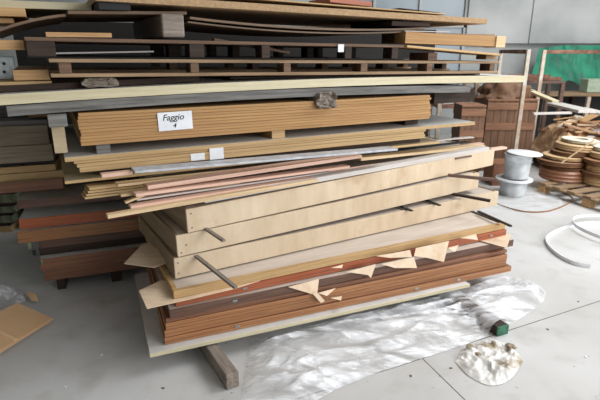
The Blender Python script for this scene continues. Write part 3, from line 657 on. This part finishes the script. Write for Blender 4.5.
def film(name, outline_lo, outline_hi, nu, nv, hf, mat, label, cat, seed=0):
    """crumpled sheet spanned between two polylines on the floor; hf(s,t,p)->height"""
    lo, hi = catmull(outline_lo, 10), catmull(outline_hi, 10)
    def at(pl_, s):
        x = s*(len(pl_)-1); i = min(int(x), len(pl_)-2); return pl_[i].lerp(pl_[i+1], x-i)
    c = (lo[len(lo)//2]+hi[len(hi)//2])/2; c.z = 0; bm = bmesh.new(); g = []
    for i in range(nu+1):
        r = []
        for j in range(nv+1):
            s, t = i/nu, j/nv; p = at(lo, s).lerp(at(hi, s), t); p.z = 0.004+max(0, hf(s, t, p)); r.append(bm.verts.new(p-c))
        g.append(r)
    for i in range(nu):
        for j in range(nv): bm.faces.new((g[i][j], g[i+1][j], g[i+1][j+1], g[i][j+1]))
    return tag(link(name, bm, mat, mw=T(c), smooth=True), label, cat)
def ridged(p, sc, seed=0):
    q = Vector((p.x*sc, p.y*sc*1.0, seed)); return 1-abs(noise.noise(q))*2
film('plastic_wrap', [P(-20, 318, 0), P(8, 312, 0), P(26, 303, 0)], [P(-20, 290, 0), P(0, 284, 0), P(22, 292, 0)], 50, 40,
     lambda s, t, p: (0.03+0.09*ridged(p, 7, 2)+0.03*ridged(p, 20, 5))*math.sin(math.pi*min(1, t+0.12))*(1-0.75*s), M['film'], 'crumpled clear plastic wrap behind the flattened cardboard box', 'plastic wrap')

# ------------------------------------------------------------------ big clear plastic sheet in front
lo = [P(238, 412, 0), P(300, 407, 0), P(345, 386, 0), P(400, 366, 0), P(445, 352, 0), P(482, 339, 0), P(515, 322, 0), P(541, 304, 0), P(546, 293, 0)]
hi = [P(250, 342, 0), P(290, 331, 0), P(340, 318, 0), P(392, 306, 0), P(436, 296, 0), P(470, 286, 0), P(492, 277, 0), P(516, 279, 0), P(540, 287, 0)]
dw, nw = dirs(20)
def hs(s, t, p):
    q = Vector((p.dot(dw)*1.3 + 0.5*noise.noise(p*2.5), p.dot(nw)*9.5, 3.0))       # folds run along the pile
    r1 = max(0, 1-abs(noise.noise(q))*2.6); q2 = Vector((q.x*2.5+4, q.y*2.2, 8)); r2 = max(0, 1-abs(noise.noise(q2))*2.4)
    r3 = ridged(p, 13, 4)
    ed = min(1, t*5)*min(1, (1-t)*5)*min(1, s*12)*min(1, (1-s)*8)
    roll = 0.06*math.exp(-((t-0.42-0.12*math.sin(s*6))/0.10)**2)*(0.25+0.8*s)
    lat = (p-g0).dot(d25)-0.045; along = (p-g0).dot(n25)
    cover = 0.074*math.exp(-(lat/0.085)**4)*min(1, max(0, along+0.02)/0.05) if -0.02 < along < 0.5 else 0
    h = (0.016 + 0.046*r1*(1-0.3*s) + 0.016*r2 + 0.004*r3 + roll)*ed
    return max(min(h, 0.08), cover)
film('plastic_sheet', lo, hi, 230, 100, hs, M['film'], 'large crumpled clear plastic sheet on the floor before the front pile', 'plastic sheet')
film('plastic_scrap', [P(455, 362, 0), P(468, 376, 0), P(490, 386, 0), P(510, 380, 0), P(523, 362, 0)], [P(462, 349, 0), P(474, 344, 0), P(492, 340, 0), P(508, 346, 0), P(519, 355, 0)], 60, 36,
     lambda s, t, p: (0.006+0.022*max(0, ridged(p, 12, 7))+0.014*ridged(p, 32, 3))*min(1, t*4)*min(1, (1-t)*4)*min(1, s*6)*min(1, (1-s)*6), M['dirty_film'], 'dirty crumpled white plastic scrap on the floor by the joint', 'plastic scrap')
for i, (u, v, r, lb) in enumerate(((470, 352, .022, 'brown leaf litter clump on the left of the white plastic scrap'), (477, 360, .018, 'brown litter clump in the middle of the white plastic scrap'), (510, 352, .026, 'olive brown leaf clump on the right of the white plastic scrap'), (493, 347, .012, 'small brown clump at the back of the white plastic scrap'))):
    bm = bmesh.new(); bmesh.ops.create_icosphere(bm, subdivisions=3, radius=r)
    for q in bm.verts: q.co *= 1+0.45*noise.noise(q.co*70+Vector((i, 0, 0))); q.co.z *= 0.45
    tag(link('litter_clump', bm, M['weathered2'], mw=T(P(u, v, 0)+Vector((0, 0, 0.034)))), lb, 'litter', 'leaf litter on the white plastic scrap')
# small chips on the floor
chips = ((90, 310, 'white chip on the floor left of the pile'), (101, 356, 'white chip on the floor below the first one at left'), (67, 387, 'white chip near the lower left edge of the floor'), (578, 301, 'grey chip by the floor joint at right'), (546, 329, 'grey chip on the floor right of the green painted end'), (450, 369, 'dark chip left of the white plastic scrap'), (412, 377, 'dark chip by the short floor joint'), (165, 388, 'dark chip on the floor in front of the grey timber'), (585, 356, 'pale chip at the right edge of the floor'))
for i, (u, v, lb) in enumerate(chips):
    bm = box_bm(0.016, 0.009, 0.003, 0.001); r = Matrix.Rotation(i*1.3, 4, 'Z')
    tag(link('wood_chip', bm, M['paper'] if 'white' in lb.split(' ')[0] or 'pale' in lb else M['dark_brown'], mw=T(P(u, v, 0.0005)) @ r), lb, 'chip', 'small chips on the floor')

# ------------------------------------------------------------------ right side: strips, buckets, coils
def ribbon(name, pix, wd, ht, mat, label, cat, group=None, z=0.0015, k=10):
    pts = catmull([P(u, v, z) for u, v in pix], k); bm = bmesh.new(); c = pts[0].copy(); c.z = 0
    tube_path(bm, [p-c for p in pts], wd, ht)
    return tag(link(name, bm, mat, mw=T(c)), label, cat, group)
ribbon('edging_strip', [(640, 232), (610, 226), (585, 225), (562, 230), (547, 238), (547, 246), (557, 256), (572, 264), (590, 268)], 0.006, 0.030, M['white_plastic'], 'white curved edging strip on the floor, the nearer loop', 'strip', 'white edging strips on the floor')
ribbon('edging_strip', [(640, 217), (610, 217), (590, 217), (575, 219), (573, 224), (580, 230), (598, 238), (625, 246)], 0.006, 0.030, M['white_plastic'], 'white curved edging strip on the floor, the farther loop', 'strip', 'white edging strips on the floor', z=0.033)
ribbon('edging_strip', [(497, 204), (510, 209), (528, 212.5), (546, 212), (560, 208), (571, 202), (572, 198), (562, 192)], 0.006, 0.014, M['coil_brown'], 'brown curved edging strip on the floor in front of the buckets', 'strip')
film('plastic_sheet', [P(492, 207, 0), P(515, 211, 0), P(540, 211, 0), P(562, 206, 0)], [P(488, 190, 0), P(508, 186, 0), P(535, 187, 0), P(560, 195, 0)], 40, 24,
     lambda s, t, p: (0.008+0.012*ridged(p, 8, 3)+0.045*math.exp(-((s-.65)**2+(t-.45)**2)/.008))*min(1, t*5)*min(1, (1-t)*5), M['film_thin'], 'small clear plastic sheet on the floor around the buckets', 'plastic sheet')
def bucket(loc, r, h, flange, lid, label, grp='buckets'):
    o = empty('bucket', label, 'bucket', T(loc), grp)
    rb = r*0.86; bm = bmesh.new()
    lathe(bm, [(0.002, 0), (rb, 0), (rb+0.004, 0.006), (r, h), (r-0.006, h), (rb-0.006, 0.008), (0.002, 0.008)], 40, close=False)
    link('body', bm, M['bucket'], o, Matrix(), smooth=True)
    bm = bmesh.new(); lathe(bm, [(r-0.004, h-0.02), (flange, h-0.012), (flange, h+0.006), (r-0.004, h+0.006)], 40)
    link('rim', bm, M['white_plastic'] if flange > r+.02 else M['bucket'], o, Matrix())
    bm = bmesh.new(); lathe(bm, [(r+0.001, h*0.72), (r+0.007, h*0.72), (r+0.007, h*0.75), (r+0.001, h*0.75)], 40); link('rib', bm, M['bucket'], o, Matrix())
    if lid:
        bm = bmesh.new(); lr, dx = lid; lathe(bm, [(0.002, h+0.007), (lr, h+0.007), (lr, h+0.016), (lr-0.015, h+0.022), (0.002, h+0.02)], 40, close=False, cx=dx)
        link('lid', bm, M['white_plastic'], o, T((0, 0, 0.004)) @ Matrix.Rotation(math.radians(2), 4, 'Y'), smooth=True)
    return o
bl = P(517, 198, 0)+Vector((0, 0.14, 0.004))
bucket(bl, 0.15, 0.19, 0.20, None, 'lower white bucket with a wide white rim, standing on the floor')
bucket(bl+Vector((0.02, 0.0, 0.2)), 0.145, 0.27, 0.15, (0.19, 0.05), 'upper white bucket with a lid askew, stacked on the other')
# pallet with coils
d, n = dirs(-20)
def low_pallet(org, yaw, L, D, label):
    dd, nn = dirs(yaw); o = empty('pallet', label, 'pallet', frame(org, org+dd), 'pallets on the floor at right')
    for x in (0, L/2-0.05, L-0.1):
        for y in (0, D/2-0.05, D-0.1): link('block', box_bm(0.1, 0.1, 0.085, 0.003), M['orange'], o, T((x, y, 0)))
    for y in (0, D/2-0.05, D-0.1): link('stringer', box_bm(L, 0.1, 0.018), M['pallet'], o, T((0, y, 0.0855)))
    for k in range(7): link('deck_board', box_bm(0.1, D, 0.018), M['pallet'], o, T((k*(L-0.1)/6, 0, 0.104)))
    return o
po = P(566, 203, 0)
low_pallet(po + Vector((-0.0, 0.0, 0)), 128, 0.8, 1.2, 'pallet on the floor under the left pile of coils') if False else None
pa = P(537, 192, 0); pb = P(600, 212, 0)
yw = math.degrees(math.atan2(pb.y-pa.y, pb.x-pa.x))
low_pallet(pa, yw, 1.25, 1.0, 'pallet on the floor under the coils of edging')
def coil(loc, ro, ri, h, mat, label, tilt=(0, 0), grp='coils of edging strip'):
    bm = bmesh.new(); prof = []
    n = 6
    for i in range(n+1):
        z = h*i/n; prof.append((ro + (0.012 if i % 2 else -0.006), z))
    for i in range(n, -1, -1): prof.append((ri, h*i/n))
    lathe(bm, prof, 48)
    return tag(link('edging_coil', bm, mat, mw=T(loc) @ Matrix.Rotation(tilt[0], 4, 'X') @ Matrix.Rotation(tilt[1], 4, 'Y')), label, 'coil', grp)
def stack_at(u, ybase, items, z0):
    z = z0
    for (uu, yy, ro, ri, h, m, lb, tx, ty) in items:
        q = Yp(uu, 180, yy); q.z = z; 
        coil(q, ro, ri, h, M[m], lb, (tx, ty)); z += h + 0.0025 + ro*(abs(tx)+abs(ty))*1.0
CY = pa.y + 0.18
stack_at(0, 0, [
    (562, CY, 0.255, 0.12, 0.13, 'coil_copper', 'wide copper-brown coil at the bottom of the left pile of coils', 0, 0),
    (562, CY, 0.235, 0.12, 0.035, 'coil_brown', 'thin dark brown coil on the wide copper one', .02, 0),
    (558, CY, 0.25, 0.13, 0.06, 'coil_brown', 'mid-brown coil in the middle of the left pile', -.02, .03),
    (560, CY, 0.225, 0.12, 0.04, 'coil_cream', 'tan thin coil in the middle of the left pile', .0, .03),
    (566, CY, 0.21, 0.12, 0.045, 'coil_brown', 'dark coil under the cream ones in the left pile', 0, .02),
    (571, CY, 0.225, 0.11, 0.08, 'coil_cream', 'thick cream coil under the white ring', .0, .05),
    (573, CY, 0.19, 0.09, 0.035, 'coil_white', 'white ring-shaped coil on top of the left pile', .0, .05)], 0.1235)
stack_at(0, 0, [
    (603, CY-0.25, 0.21, 0.1, 0.10, 'coil_cream', 'cream coil at the bottom of the right pile of coils', 0, 0),
    (601, CY-0.25, 0.235, 0.1, 0.05, 'coil_brown', 'brown coil second in the right pile', .0, .03),
    (605, CY-0.25, 0.22, 0.1, 0.07, 'coil_cream', 'cream coil third in the right pile', .02, -.03),
    (600, CY-0.25, 0.22, 0.1, 0.05, 'coil_brown', 'brown coil fourth in the right pile', .0, .04),
    (604, CY-0.25, 0.20, 0.1, 0.07, 'coil_cream', 'tan coil fifth in the right pile', .0, .03),
    (606, CY-0.25, 0.19, 0.1, 0.05, 'coil_white', 'pale coil on top of the right pile at the frame edge', .0, .03)], 0.1235)
# loose band across the left coils
bm = bmesh.new(); p0, p1 = Yp(594, 141, CY-0.36), Yp(561, 164, CY-0.30)
pts = [p0.lerp(p1, i/8) + Vector((0, 0, 0.0)) for i in range(9)]
tube_path(bm, [p-p0 for p in pts], 0.006, 0.022)
tag(link('edging_strip', bm, M['coil_cream'], mw=T(p0)), 'loose cream band hanging diagonally across the left coils', 'strip')
p0 = P(541, 196, 0.12); p1 = P(556, 189, 0.12)

# ------------------------------------------------------------------ right background
def rack(x0, y0, x1, y1, ht, bars, label, cross=0.5):
    o = empty('metal_rack', label, 'rack', frame(Vector((x0, y0, 0)), Vector((x1, y1, 0))), 'old metal racks'); L = math.hypot(x1-x0, y1-y0)
    for x in (0, L-0.06):
        for yy in (0, cross): link('post', box_bm(0.06, 0.05, ht, 0.004), M['rack'], o, T((x, yy, 0)))
    for z in bars:
        for yy in (0.004, cross+0.004): link('cross_bar', box_bm(L-0.124, 0.04, 0.05, 0.003), M['rust'], o, T((0.062, yy, z)))
        for x in (0.008, L-0.052): link('side_bar', box_bm(0.04, cross-0.056, 0.04, 0.003), M['rust'], o, T((x, 0.053, z)))
    return o
def gate_frame(x0, y0, x1, y1, ht, label):
    a = Vector((x0, y0, 0)); b = Vector((x1, y1, 0)); L = (b-a).length; o = empty('steel_stand', label, 'stand', frame(a, b), 'old steel stands')
    for x in (0, L-0.055): link('post', box_bm(0.055, 0.045, ht, 0.004), M['rack'], o, T((x, 0, 0)))
    link('cross_bar', box_bm(L-0.112, 0.035, 0.05, 0.003), M['rust'], o, T((0.056, 0.005, ht-0.052)))
    for x in (-0.06, L-0.115): link('foot', box_bm(0.17, 0.045, 0.03, 0.003), M['rust'], o, T((x, 0.046, 0)))
q1 = Yp(527, 52, 6.1); q0 = Yp(499, 52, 7.4)
gate_frame(q0.x, 7.4, q1.x, 6.1, q1.z+0.03, 'old metal frame in front of the brown slatted crate')
q0 = Yp(543, 52, 7.5); q1 = Yp(640, 57, 7.5)
gate_frame(q0.x, 7.5, q1.x, 7.5, q0.z+0.03, 'old metal frame before the green tarpaulin')
q0 = Yp(439, 92, 7.0); q1 = Yp(486, 92, 7.0)
rack(q0.x, 7.0, q1.x-0.1, 7.0, 1.25, (1.15, 0.98, 0.8), 'low pale rack full of offcuts seen behind the tan sheets')
for k in range(16):
    z = (1.202, 1.032, 0.852)[k % 3]; L = random.uniform(.25, .5)
    a = Vector((q0.x+0.02+random.uniform(0, .12), 7.05+0.05*(k//3), z+0.001)); b = a+Vector((L, 0.0, random.uniform(0, 0.04)))
    board('offcut', a, b, 0.045, 0.02, M[('grey_strip', 'scrap', 'veneer')[k//3 % 3]], 'thin %s offcut on the %s shelf of the low pale rack behind the tan sheets' % (('whitish', 'tan', 'pale')[k//3 % 3], ('top', 'middle', 'lowest')[k % 3]), 'offcut', '%s offcuts on the %s shelf of the low pale rack' % (('whitish', 'tan', 'pale')[k//3 % 3], ('top', 'middle', 'lowest')[k % 3]))
# slatted crates
def slat_crate(org, yaw, L, D, H, label, nb=7):
    dd, nn = dirs(yaw); o = empty('slatted_crate', label, 'crate', frame(org, org+dd), 'brown slatted crates')
    w_ = L/nb
    for side in (0, 1):
        for k in range(nb): link('slat', box_bm(w_-0.003, 0.018, H, 0.002), M['crate_wood'], o, T((k*w_+0.003, 0.02 if side == 0 else D-0.038, 0)))
        for z in (H-0.115, H-0.385): link('batten', box_bm(L, 0.018, 0.09, 0.002), M['crate_batten'], o, T((0, 0.0015 if side == 0 else D-0.0195, z)))
    for x in (0.003, L-0.021): link('end_board', box_bm(0.018, D-0.08, H, 0.002), M['crate_wood'], o, T((x, 0.04, 0)))
    link('lid', box_bm(L, D, 0.02, 0.002), M['crate_batten'], o, T((0, 0, H+0.001)))
    return o
q = Yp(484, 140, 6.5); q.z = 0; q2 = Yp(533, 140, 6.5); q2.z = 0
slat_crate(q, 0, (q2-q).length, 0.6, Yp(500, 101, 6.5).z, 'brown slatted wooden crate with two battens behind the buckets')
q = Yp(459, 140, 6.1); q.z = 0; q2 = Yp(483, 140, 6.1); q2.z = 0
slat_crate(q, 0, (q2-q).length, 0.35, Yp(470, 107, 6.1).z, 'narrow brown slatted crate beside the strip ends', 4)
q = Yp(520, 152, 6.0); q.z = 0
q = Yp(494, 165, 5.75); q.z = 0
board('crate_board', q, q+Vector((0.35, 0, 0)), 0.3, 0.28, M['brown2'], 'low reddish brown box at the foot of the slatted crate', 'box')
# brown sacking over the crate
def heap(name, c, rx, ry, h, mat, label, cat, seed=0, rough=0.3):
    bm = bmesh.new(); bmesh.ops.create_icosphere(bm, subdivisions=4, radius=1)
    for v in bm.verts:
        k = 1+rough*noise.noise(v.co*2.2+Vector((seed, 0, 0)))+rough*0.4*noise.noise(v.co*6+Vector((0, seed, 0)))
        v.co = Vector((v.co.x*rx*k, v.co.y*ry*k, max(0, v.co.z*h*k)))
    return tag(link(name, bm, mat, mw=T(c), smooth=True), label, cat)
c = Yp(503, 100, 6.75); c.z = Yp(500, 101, 6.5).z+0.022
heap('sacking', c, 0.34, 0.2, 0.27, M['crate_wood'], 'crumpled brown sacking lying on the slatted crate', 'sacking', 3, 0.5)
# green tarpaulin
x0, x1 = Yp(541, 60, 9.1).x, Yp(650, 60, 9.1).x; zt = 1.68; bm = bmesh.new(); nu, nv = 90, 30; g = []
for i in range(nu+1):
    r = []
    for j in range(nv+1):
        s, t = i/nu, j/nv; x = x0+(x1-x0)*s; zb = Yp(560, 78+10*min(1, s*2), 9.1).z - 0.1*noise.noise(Vector((s*6, 0, 0)))
        top = zt - (0.05*(1-min(1, s*5)))
        z = top+(zb-top)*t
        r.append(bm.verts.new((x-x0-0.25*t*(1-min(1, s*6)), 0.10*noise.noise(Vector((x*3, z*1.5, 0)))+0.05*noise.noise(Vector((x*11, z*4, 2)))-0.3*t, z)))
    g.append(r)
for i in range(nu):
    for j in range(nv): bm.faces.new((g[i][j], g[i+1][j], g[i+1][j+1], g[i][j+1]))
tp = tag(link('tarpaulin', bm, M['tarp'], mw=T((x0, 9.2, 0)), smooth=True), 'green tarpaulin hanging over a load by the concrete wall', 'tarpaulin')
# load under the tarpaulin
q = Yp(571, 100, 9.0)
tag(link('pale_box', box_bm(0.35, 0.25, 0.22, 0.004), M['pale_green'], mw=T((q.x, 8.55, 0.9))), 'pale greenish box on the bench under the tarpaulin', 'box')
bo = empty('bench', 'dark bench in the gloom under the green tarpaulin', 'bench', T((Yp(545, 90, 8.4).x, 8.4, 0)))
link('bench_top', box_bm(3.0, 0.55, 0.05, 0.003), M['pallet'], bo, T((0, 0, 0.845)))
for x in (0.02, 0.75, 1.5, 2.2, 2.9):
    for yy in (0.0, 0.48): link('leg', box_bm(0.06, 0.06, 0.84, 0.003), M['rack'] if yy == 0 else M['dark_wood'], bo, T((x, yy, 0)))
link('gloom_panel', box_bm(3.0, 0.02, 0.83, 0), M['black'], bo, T((0, 0.545, 0)))  # black sheet standing in for the gloom under the tarpaulin
# heap of offcuts behind the coils
def hh(x, y):
    return max(0.0, (0.62+0.10*noise.noise(Vector((x*1.7, y*1.7, 0)))) * min(1, (x-3.3)/0.35) * min(1, (6.3-x)/0.4) * min(1, max(0, (y-5.85))/0.75) * min(1, (7.45-y)/0.3))
bm = bmesh.new(); g = []
for i in range(61):
    g.append([bm.verts.new((3.38+2.9*i/60, 5.85+1.6*j/30, max(0.0, hh(3.38+2.9*i/60, 5.85+1.6*j/30)*0.86 + 0.06*noise.noise(Vector((i*.7, j*.7, 1)))))) for j in range(31)])
for i in range(60):
    for j in range(30): bm.faces.new((g[i][j], g[i+1][j], g[i+1][j+1], g[i][j+1]))
tag(link('wood_waste', bm, M['scrap']), 'loose splintered wood waste heaped behind the coils', 'wood waste')['kind'] = 'stuff'
rs = random.Random(11)
kinds = (('scrap', 'light brown'), ('brown', 'mid-brown'), ('veneer', 'pale'), ('rusty_red', 'reddish brown'), ('orange', 'tan'), ('brown2', 'dark brown'), ('grey_strip', 'whitish'))
for k in range(132):
    x = rs.uniform(3.45, 5.9) if k < 84 else rs.uniform(3.42, 4.4); yy = rs.uniform(5.95, 7.1) if k < 84 else rs.uniform(5.9, 6.45)
    L = rs.uniform(0.2, 0.6); an = rs.uniform(-0.9, 0.9); el = rs.uniform(-0.3, 0.35)
    z = hh(x, yy)*0.9 + rs.uniform(0.0, 0.06) + max(0, -math.sin(el)*L*0.6)
    a = Vector((x, yy, z+0.01)); b = a+Vector((math.cos(an)*math.cos(el), math.sin(an)*math.cos(el), math.sin(el)))*L
    m, cn = kinds[k % 7]; place = 'left' if x < 3.9 else 'middle' if x < 4.7 else 'right'; dp = 'front' if yy < 6.5 else 'back'
    ln = 'long' if L > 0.4 else 'short'
    board('wood_offcut', a, b, rs.uniform(.05, .13), rs.uniform(.010, .025), M[m], '%s %s offcut in the %s %s of the heap behind the coils' % (ln, cn, dp, place), 'offcut', '%s %s offcuts in the %s %s of the heap' % (ln, cn, dp, place))
def lean(u0, v0, y0, u1, v1, y1, wd, th, m, label):
    a, b = Yp(u0, v0, y0), Yp(u1, v1, y1); board('plank', a, b, wd, th, M[m], label, 'plank')
lean(522, 90, 6.9, 552, 103, 6.3, 0.1, 0.03, 'cream_edge', 'pale plank sloping down from the rack post over the offcuts')
lean(546, 105, 6.9, 578, 113, 6.0, 0.22, 0.035, 'grey_strip', 'wide grey plank lying across the offcut heap')
lean(576, 110, 6.9, 606, 117, 6.5, 0.2, 0.03, 'grey_strip', 'grey plank end beside the wide grey plank at right')
lean(534, 115, 6.1, 572, 114, 6.1, 0.06, 0.025, 'grey_strip', 'long whitish plank low on the offcut heap')
# low bench with rusty boards, behind the slatted crate
zb = Yp(530, 81, 7.75).z; xb = Yp(498, 81, 7.75).x; xe = Yp(566, 81, 7.75).x; wb_ = empty('workbench', 'low steel bench with rusty boards on it behind the slatted crate', 'bench', T((xb, 7.75, 0)))
link('bench_top', box_bm(xe-xb, 0.5, 0.04, 0.003), M['dark_brown'], wb_, T((0, 0, zb-0.04)))
for x in (0, xe-xb-0.06):
    for yy in (0, 0.44): link('leg', box_bm(0.06, 0.06, zb-0.041, 0.003), M['dark_brown'], wb_, T((x, yy, 0)))
for k, (u0, u1, dy, zz_, lb) in enumerate(((501, 540, 0.02, 0.001, 'rusty brown board on the low bench, lower left one'), (530, 562, 0.2, 0.001, 'rusty brown board on the low bench, right one'), (505, 550, 0.04, 0.048, 'rusty brown board on the low bench, lying on the lower left one'))):
    a, b = Yp(u0, 80, 7.75+dy), Yp(u1, 80, 7.75+dy); a.z = b.z = zb+zz_
    board('rusty_board', a, b, 0.16, 0.045, M['rust'], lb, 'board', 'rusty boards on the low bench')
bpy.context.view_layer.update()
